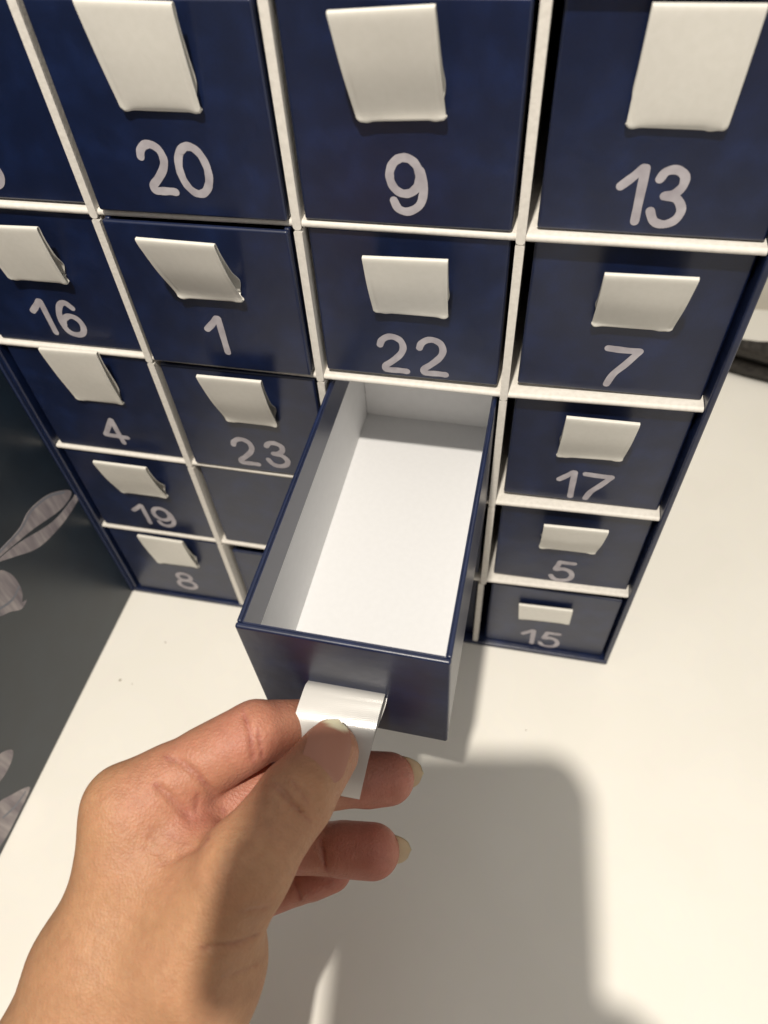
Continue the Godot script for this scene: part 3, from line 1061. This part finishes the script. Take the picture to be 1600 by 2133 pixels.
func person() -> void:
	var t := thing("person", "bare tanned hand pinching the white ribbon of the pulled out drawer", "person")
	var folds := []
	grid(Vector3(74, 19, 102), Vector3(193, 165, 246), 0.80)
	bone(Vector3(111.7, 142.0, 150.9), Vector3(116.5, 121.0, 184.5), 11.5, 16.0, 9.0, 10.0)
	bone(Vector3(118.0, 132.9, 154.2), Vector3(114.7, 106.4, 185.5), 12.0, 17.0, 10.0, 10.0)
	bone(Vector3(110.7, 96.2, 160.1), Vector3(115.8, 92.6, 186.2), 12.0, 17.0, 10.0, 10.0)
	bone(Vector3(113.6, 76.5, 164.7), Vector3(117.3, 82.0, 186.1), 11.0, 16.0, 10.0, 10.0)
	bone(Vector3(117.0, 134.7, 162.0), Vector3(138.5, 131.2, 172.1), 11.0, 13.0, 10.0, 10.0)
	bone(Vector3(123.1, 128.3, 165.3), Vector3(139.7, 138.3, 162.9), 10.0, 10.0, 10.0, 10.0)
	bone(Vector3(141.3, 132.2, 181.5), Vector3(152.7, 149.9, 160.2), 15.5, 11.8, 9.0, 7.0)
	bone(Vector3(130.0, 120.5, 173.2), Vector3(140.5, 119.3, 181.8), 14.0, 16.0, 10.0, 10.0)
	bone(Vector3(116.6, 116.9, 186.3), Vector3(117.8, 104.3, 206.8), 21.0, 23.0, 12.0, 12.0)
	bone(Vector3(105.7, 114.9, 191.8), Vector3(101.6, 100.0, 216.6), 13.0, 16.5, 12.0, 12.0)
	bone(Vector3(141.2, 124.4, 181.7), Vector3(137.7, 108.5, 209.2), 14.2, 16.5, 12.0, 12.0)
	bone(Vector3(117.8, 104.3, 206.8), Vector3(114.1, 86.0, 239.1), 24.0, 27.0, 12.0, 12.0)
	bone(Vector3(101.6, 100.0, 216.6), Vector3(114.1, 86.0, 239.1), 16.5, 22.0, 12.0, 12.0)
	bone(Vector3(137.7, 108.5, 209.2), Vector3(114.1, 86.0, 239.1), 16.5, 22.0, 12.0, 12.0)
	bone(Vector3(114.1, 86.0, 239.1), Vector3(105.7, 50.2, 258.8), 27.0, 28.0, 12.0, 12.0)
	bone(Vector3(121.6, 144.7, 141.7), Vector3(128.2, 137.1, 144.6), 8.5, 8.0, 5.0, 3.0)
	bone(Vector3(121.1, 141.2, 151.1), Vector3(136.3, 137.6, 156.4), 8.0, 8.0, 8.0, 6.0)
	bone(Vector3(152.7, 149.9, 160.2), Vector3(161.2, 150.8, 141.3), 11.8, 10.6, 5.0, 2.0)
	bone(Vector3(161.2, 150.8, 141.3), Vector3(166.0, 145.1, 125.9), 10.6, 8.9, 2.0, 1.5)
	bone(Vector3(164.1, 149.1, 132.8), Vector3(166.8, 148.6, 125.3), 7.6, 7.2, 3.0, 3.0)
	bone(Vector3(111.7, 142.0, 150.9), Vector3(143.2, 147.5, 124.1), 11.5, 9.4, 7.0, 1.2)
	bone(Vector3(143.2, 147.5, 124.1), Vector3(155.4, 133.5, 114.0), 9.4, 8.4, 1.2, 1.0)
	bone(Vector3(155.4, 133.5, 114.0), Vector3(164.7, 124.0, 113.8), 8.4, 7.4, 1.0, 1.0)
	bone(Vector3(130.8, 146.0, 134.3), Vector3(140.3, 147.8, 127.8), 8.6, 8.8, 3.0, 3.0)
	bone(Vector3(118.0, 132.9, 154.2), Vector3(144.7, 129.0, 136.5), 11.8, 9.6, 5.0, 1.0)
	bone(Vector3(144.7, 129.0, 136.5), Vector3(165.1, 117.4, 124.5), 9.6, 8.8, 1.0, 0.8)
	bone(Vector3(165.1, 117.4, 124.5), Vector3(180.9, 113.5, 119.4), 8.8, 8.2, 0.8, 0.8)
	bone(Vector3(175.3, 113.6, 120.8), Vector3(181.8, 113.0, 119.1), 8.9, 8.0, 2.0, 2.0)
	bone(Vector3(110.7, 96.2, 160.1), Vector3(140.0, 89.4, 142.9), 11.6, 9.3, 6.0, 0.8)
	bone(Vector3(140.0, 89.4, 142.9), Vector3(159.9, 87.2, 138.7), 9.3, 8.6, 0.8, 0.8)
	bone(Vector3(159.9, 87.2, 138.7), Vector3(178.4, 87.7, 136.3), 8.6, 8.6, 0.8, 0.8)
	bone(Vector3(168.0, 88.2, 137.7), Vector3(178.0, 88.3, 136.6), 9.0, 9.0, 2.0, 2.0)
	bone(Vector3(113.6, 76.5, 164.7), Vector3(137.0, 67.5, 155.0), 10.6, 8.2, 6.0, 0.8)
	bone(Vector3(137.0, 67.5, 155.0), Vector3(151.6, 70.1, 147.9), 8.2, 7.4, 0.8, 0.8)
	bone(Vector3(151.6, 70.1, 147.9), Vector3(163.3, 74.5, 142.4), 7.4, 6.9, 0.8, 0.8)
	bone(Vector3(156.9, 73.1, 145.9), Vector3(163.2, 75.5, 142.8), 7.5, 7.2, 2.0, 2.0)
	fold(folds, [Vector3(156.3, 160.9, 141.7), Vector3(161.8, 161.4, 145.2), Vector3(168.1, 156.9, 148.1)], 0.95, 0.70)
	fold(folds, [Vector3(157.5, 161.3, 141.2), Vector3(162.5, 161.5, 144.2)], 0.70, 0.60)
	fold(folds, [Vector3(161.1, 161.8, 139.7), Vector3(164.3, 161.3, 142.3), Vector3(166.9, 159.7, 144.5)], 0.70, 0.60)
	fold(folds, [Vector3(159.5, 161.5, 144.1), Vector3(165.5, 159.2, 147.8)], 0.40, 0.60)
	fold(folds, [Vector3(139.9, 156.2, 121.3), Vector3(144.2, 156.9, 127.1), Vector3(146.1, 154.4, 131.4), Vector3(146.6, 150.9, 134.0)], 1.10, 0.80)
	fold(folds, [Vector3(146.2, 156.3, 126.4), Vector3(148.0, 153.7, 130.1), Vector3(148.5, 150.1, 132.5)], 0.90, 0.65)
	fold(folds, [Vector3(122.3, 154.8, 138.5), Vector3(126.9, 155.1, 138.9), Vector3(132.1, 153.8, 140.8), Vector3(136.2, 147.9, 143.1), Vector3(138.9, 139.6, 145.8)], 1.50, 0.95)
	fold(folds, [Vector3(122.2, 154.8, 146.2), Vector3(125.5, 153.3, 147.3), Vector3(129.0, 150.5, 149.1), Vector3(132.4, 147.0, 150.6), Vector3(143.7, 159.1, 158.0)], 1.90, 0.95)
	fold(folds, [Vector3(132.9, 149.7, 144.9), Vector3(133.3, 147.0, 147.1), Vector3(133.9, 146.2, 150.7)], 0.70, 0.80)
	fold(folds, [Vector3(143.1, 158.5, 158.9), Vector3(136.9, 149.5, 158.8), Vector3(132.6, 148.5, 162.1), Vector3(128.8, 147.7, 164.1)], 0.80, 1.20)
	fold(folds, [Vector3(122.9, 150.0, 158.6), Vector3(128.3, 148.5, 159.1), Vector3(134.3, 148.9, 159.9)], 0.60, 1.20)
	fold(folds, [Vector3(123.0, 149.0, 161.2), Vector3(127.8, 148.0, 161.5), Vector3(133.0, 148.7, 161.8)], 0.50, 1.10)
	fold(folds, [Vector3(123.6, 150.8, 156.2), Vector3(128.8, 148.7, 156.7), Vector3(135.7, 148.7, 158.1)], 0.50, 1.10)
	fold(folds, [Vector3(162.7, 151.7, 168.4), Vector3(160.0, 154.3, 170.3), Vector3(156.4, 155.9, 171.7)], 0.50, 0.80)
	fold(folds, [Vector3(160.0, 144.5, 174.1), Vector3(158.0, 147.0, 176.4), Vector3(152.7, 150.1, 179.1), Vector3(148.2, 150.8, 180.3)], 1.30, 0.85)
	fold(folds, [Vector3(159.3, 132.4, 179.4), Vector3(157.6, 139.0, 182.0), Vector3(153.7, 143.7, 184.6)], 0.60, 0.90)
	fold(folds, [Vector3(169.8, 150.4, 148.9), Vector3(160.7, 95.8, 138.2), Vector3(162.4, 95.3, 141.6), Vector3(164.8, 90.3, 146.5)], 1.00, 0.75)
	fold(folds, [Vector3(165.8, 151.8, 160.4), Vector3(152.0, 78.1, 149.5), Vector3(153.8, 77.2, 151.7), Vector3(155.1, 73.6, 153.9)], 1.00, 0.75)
	var pinks := [
		[Vector3(143.2, 147.5, 124.1), 30.0, 0.75],
		[Vector3(130.8, 154.5, 139.9), 26.0, 0.60],
		[Vector3(155.4, 133.5, 114.0), 22.0, 0.85],
		[Vector3(144.7, 129.0, 136.5), 34.0, 0.90],
		[Vector3(180.9, 113.5, 119.4), 26.0, 1.00],
		[Vector3(178.4, 87.7, 136.3), 30.0, 1.00],
		[Vector3(140.0, 89.4, 142.9), 32.0, 1.00],
		[Vector3(163.3, 74.5, 142.4), 26.0, 1.00],
		[Vector3(137.0, 67.5, 155.0), 28.0, 1.00],
		[Vector3(132.4, 141.7, 149.1), 15.0, 0.85],
		[Vector3(166.0, 145.1, 125.9), 13.0, 0.70],
		[Vector3(128.6, 144.9, 159.1), 18.0, 0.25],
	]
	var tan_skin := Color(0.475, 0.266, 0.148)
	var pink_skin := Color(0.455, 0.186, 0.136)
	var mottle := FastNoiseLite.new()
	mottle.frequency = 0.06
	mottle.seed = 4
	mottle.fractal_octaves = 3
	var colour := func(p: Vector3, _n: Vector3) -> Color:
		var w := 0.0
		for q in pinks:
			w = maxf(w, q[2] * (1.0 - smoothstep(0.2 * q[1], 1.35 * q[1], p.distance_to(q[0]))))
		var v := mottle.get_noise_3dv(p)
		w = clampf(w + 0.16 * v, 0.0, 1.0)
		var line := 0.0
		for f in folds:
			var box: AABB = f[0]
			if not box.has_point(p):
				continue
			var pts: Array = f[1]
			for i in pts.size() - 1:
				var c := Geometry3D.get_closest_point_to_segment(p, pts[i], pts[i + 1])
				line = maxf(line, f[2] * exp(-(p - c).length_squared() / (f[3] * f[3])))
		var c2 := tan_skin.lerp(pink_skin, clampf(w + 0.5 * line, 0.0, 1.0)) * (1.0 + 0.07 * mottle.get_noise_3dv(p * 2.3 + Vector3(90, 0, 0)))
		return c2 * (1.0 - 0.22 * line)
	var body := ArrayMesh.new()
	nets(body, colour)
	# the rest of the arms, behind the lens: the other hand holds the telephone
	grid(Vector3(-40, 0, 244), Vector3(160, 200, 480), 3.0)
	bone(Vector3(117.8, 104.3, 206.8), Vector3(114.1, 86.0, 239.1), 24.0, 27.0, 8, 8)
	bone(Vector3(101.6, 100.0, 216.6), Vector3(114.1, 86.0, 239.1), 16.5, 22.0, 12, 12)
	bone(Vector3(137.7, 108.5, 209.2), Vector3(114.1, 86.0, 239.1), 16.5, 22.0, 12, 12)
	bone(Vector3(114.1, 86.0, 239.1), Vector3(60, 85, 345), 27.0, 33.0, 8, 8)
	bone(Vector3(60, 85, 345), Vector3(25, 62, 450), 33.0, 38.0, 8, 8)
	nets(body, func(_p: Vector3, _n: Vector3) -> Color: return tan_skin)
	grid(Vector3(120, 40, 130), Vector3(480, 420, 470), 3.5)
	var hold := func(x: float, y: float, z: float) -> Vector3:
		return (phone_at * (Vector3(x, y, z) * MM)) / MM
	bone(hold.call(22, -58, 16), hold.call(34, -104, 22), 14, 17, 10, 10)
	bone(hold.call(33, -69, 20), hold.call(52, -114, 34), 14, 19, 10, 10)
	bone(hold.call(52, -114, 34), hold.call(95, -230, 70), 21, 27, 10, 10)
	bone(hold.call(95, -230, 70), Vector3(400, 80, 450), 27, 36, 10, 10)
	for k in 3:
		var y := -72.0 - k * 17.0
		bone(hold.call(26, y - 8, 14), hold.call(26, y, -4), 9, 8.5, 6, 2)
		bone(hold.call(26, y, -4), hold.call(-14, y + 18, -5), 8.5, 8, 2, 1)
		bone(hold.call(-14, y + 18, -5), hold.call(-38 + k * 3, y + 30, -4), 8, 7, 1, 1)
	bone(hold.call(18, -62, 14), hold.call(16, -54, -4), 9, 8.5, 6, 2)
	bone(hold.call(16, -54, -4), hold.call(-34, -12, -5), 8.5, 7, 2, 1)
	bone(hold.call(-34, -12, -5), hold.call(-52, -8, -2), 7, 6.6, 1, 1)
	bone(hold.call(-52, -8, -2), hold.call(-56, -21, 1), 6.6, 6.2, 1, 1)
	bone(hold.call(-56, -21, 1), hold.call(-59.5, -33, 2), 6.2, 5.2, 1, 1)
	bone(hold.call(28, -96, 20), hold.call(18, -70, 21), 12, 10, 8, 3)
	bone(hold.call(18, -70, 21), hold.call(0, -46, 20), 10, 8, 3, 2)
	nets(body, func(_p: Vector3, _n: Vector3) -> Color: return tan_skin)
	obj("body", body, M.skin, t)
	nail(t, Vector3(168.6, 157.5, 128.1), Vector3(0.033, -0.039, -0.999), Vector3(0.911, -0.409, 0.046), 13.0, 17.6, 0.88, 8.4, 40.0)
	nail(t, Vector3(184.9, 110.2, 113.6), Vector3(0.994, 0.100, 0.049), Vector3(-0.049, 0.793, -0.607), 12.0, 15.0, 0.35, 7.0, 30.0)
	nail(t, Vector3(183.5, 84.3, 131.9), Vector3(0.994, 0.107, 0.024), Vector3(-0.071, 0.793, -0.605), 11.5, 15.0, 0.35, 7.0, 30.0)
	# dark jumper: sleeves from the forearms up, and the chest behind the desk edge
	var wool := ArrayMesh.new()
	grid(Vector3(-160, -330, 300), Vector3(560, 470, 760), 9.0)
	bone(Vector3(46, 76, 380), Vector3(18, 58, 462), 42, 48, 14, 14)
	bone(Vector3(18, 58, 462), Vector3(-20, 330, 590), 50, 62, 18, 18)
	bone(Vector3(392, 84, 430), Vector3(404, 76, 470), 42, 50, 14, 14)
	bone(Vector3(404, 76, 470), Vector3(345, 330, 590), 50, 62, 18, 18)
	bone(Vector3(-10, 345, 600), Vector3(335, 345, 600), 66, 66, 30, 30)
	bone(Vector3(90, 250, 600), Vector3(235, 250, 600), 105, 105, 40, 40)
	bone(Vector3(100, 60, 600), Vector3(225, 60, 600), 100, 100, 40, 40)
	bone(Vector3(110, -230, 610), Vector3(215, -230, 610), 110, 110, 40, 40)
	bone(Vector3(162, 380, 605), Vector3(162, 425, 600), 62, 56, 24, 14)
	nets(wool, func(_p: Vector3, _n: Vector3) -> Color: return Color(0.03, 0.03, 0.035))
	obj("jumper", wool, M.wool, t)
	var face := ArrayMesh.new()
	grid(Vector3(60, 380, 430), Vector3(270, 740, 690), 5.0)
	bone(Vector3(162, 400, 600), Vector3(162, 500, 585), 48, 46, 14, 14)
	bone(Vector3(162, 530, 545), Vector3(162, 545, 560), 52, 60, 20, 20)
	bone(Vector3(162, 610, 575), Vector3(162, 610, 590), 78, 80, 24, 24)
	bone(Vector3(162, 590, 502), Vector3(162, 566, 488), 8, 11, 12, 8)
	bone(Vector3(148, 535, 496), Vector3(176, 535, 496), 7, 7, 8, 8)
	bone(Vector3(82, 590, 580), Vector3(84, 565, 576), 9, 7, 6, 6)
	bone(Vector3(242, 590, 580), Vector3(240, 565, 576), 9, 7, 6, 6)
	crease([Vector3(120, 600, 506), Vector3(145, 600, 500)], 4.0, 6.0)
	crease([Vector3(179, 600, 500), Vector3(204, 600, 506)], 4.0, 6.0)
	nets(face, func(_p: Vector3, _n: Vector3) -> Color: return tan_skin)
	obj("face", face, M.skin, t)
	var hair := ArrayMesh.new()
	grid(Vector3(50, 440, 470), Vector3(280, 740, 720), 6.0)
	bone(Vector3(162, 640, 600), Vector3(162, 600, 620), 84, 86, 20, 20)
	bone(Vector3(90, 600, 620), Vector3(100, 480, 640), 28, 30, 20, 20)
	bone(Vector3(234, 600, 620), Vector3(224, 480, 640), 28, 30, 20, 20)
	bone(Vector3(162, 600, 650), Vector3(162, 480, 665), 50, 40, 20, 20)
	nets(hair, func(_p: Vector3, _n: Vector3) -> Color: return Color(0.02, 0.014, 0.01))
	obj("hair", hair, M.wool, t)


#HAND_END
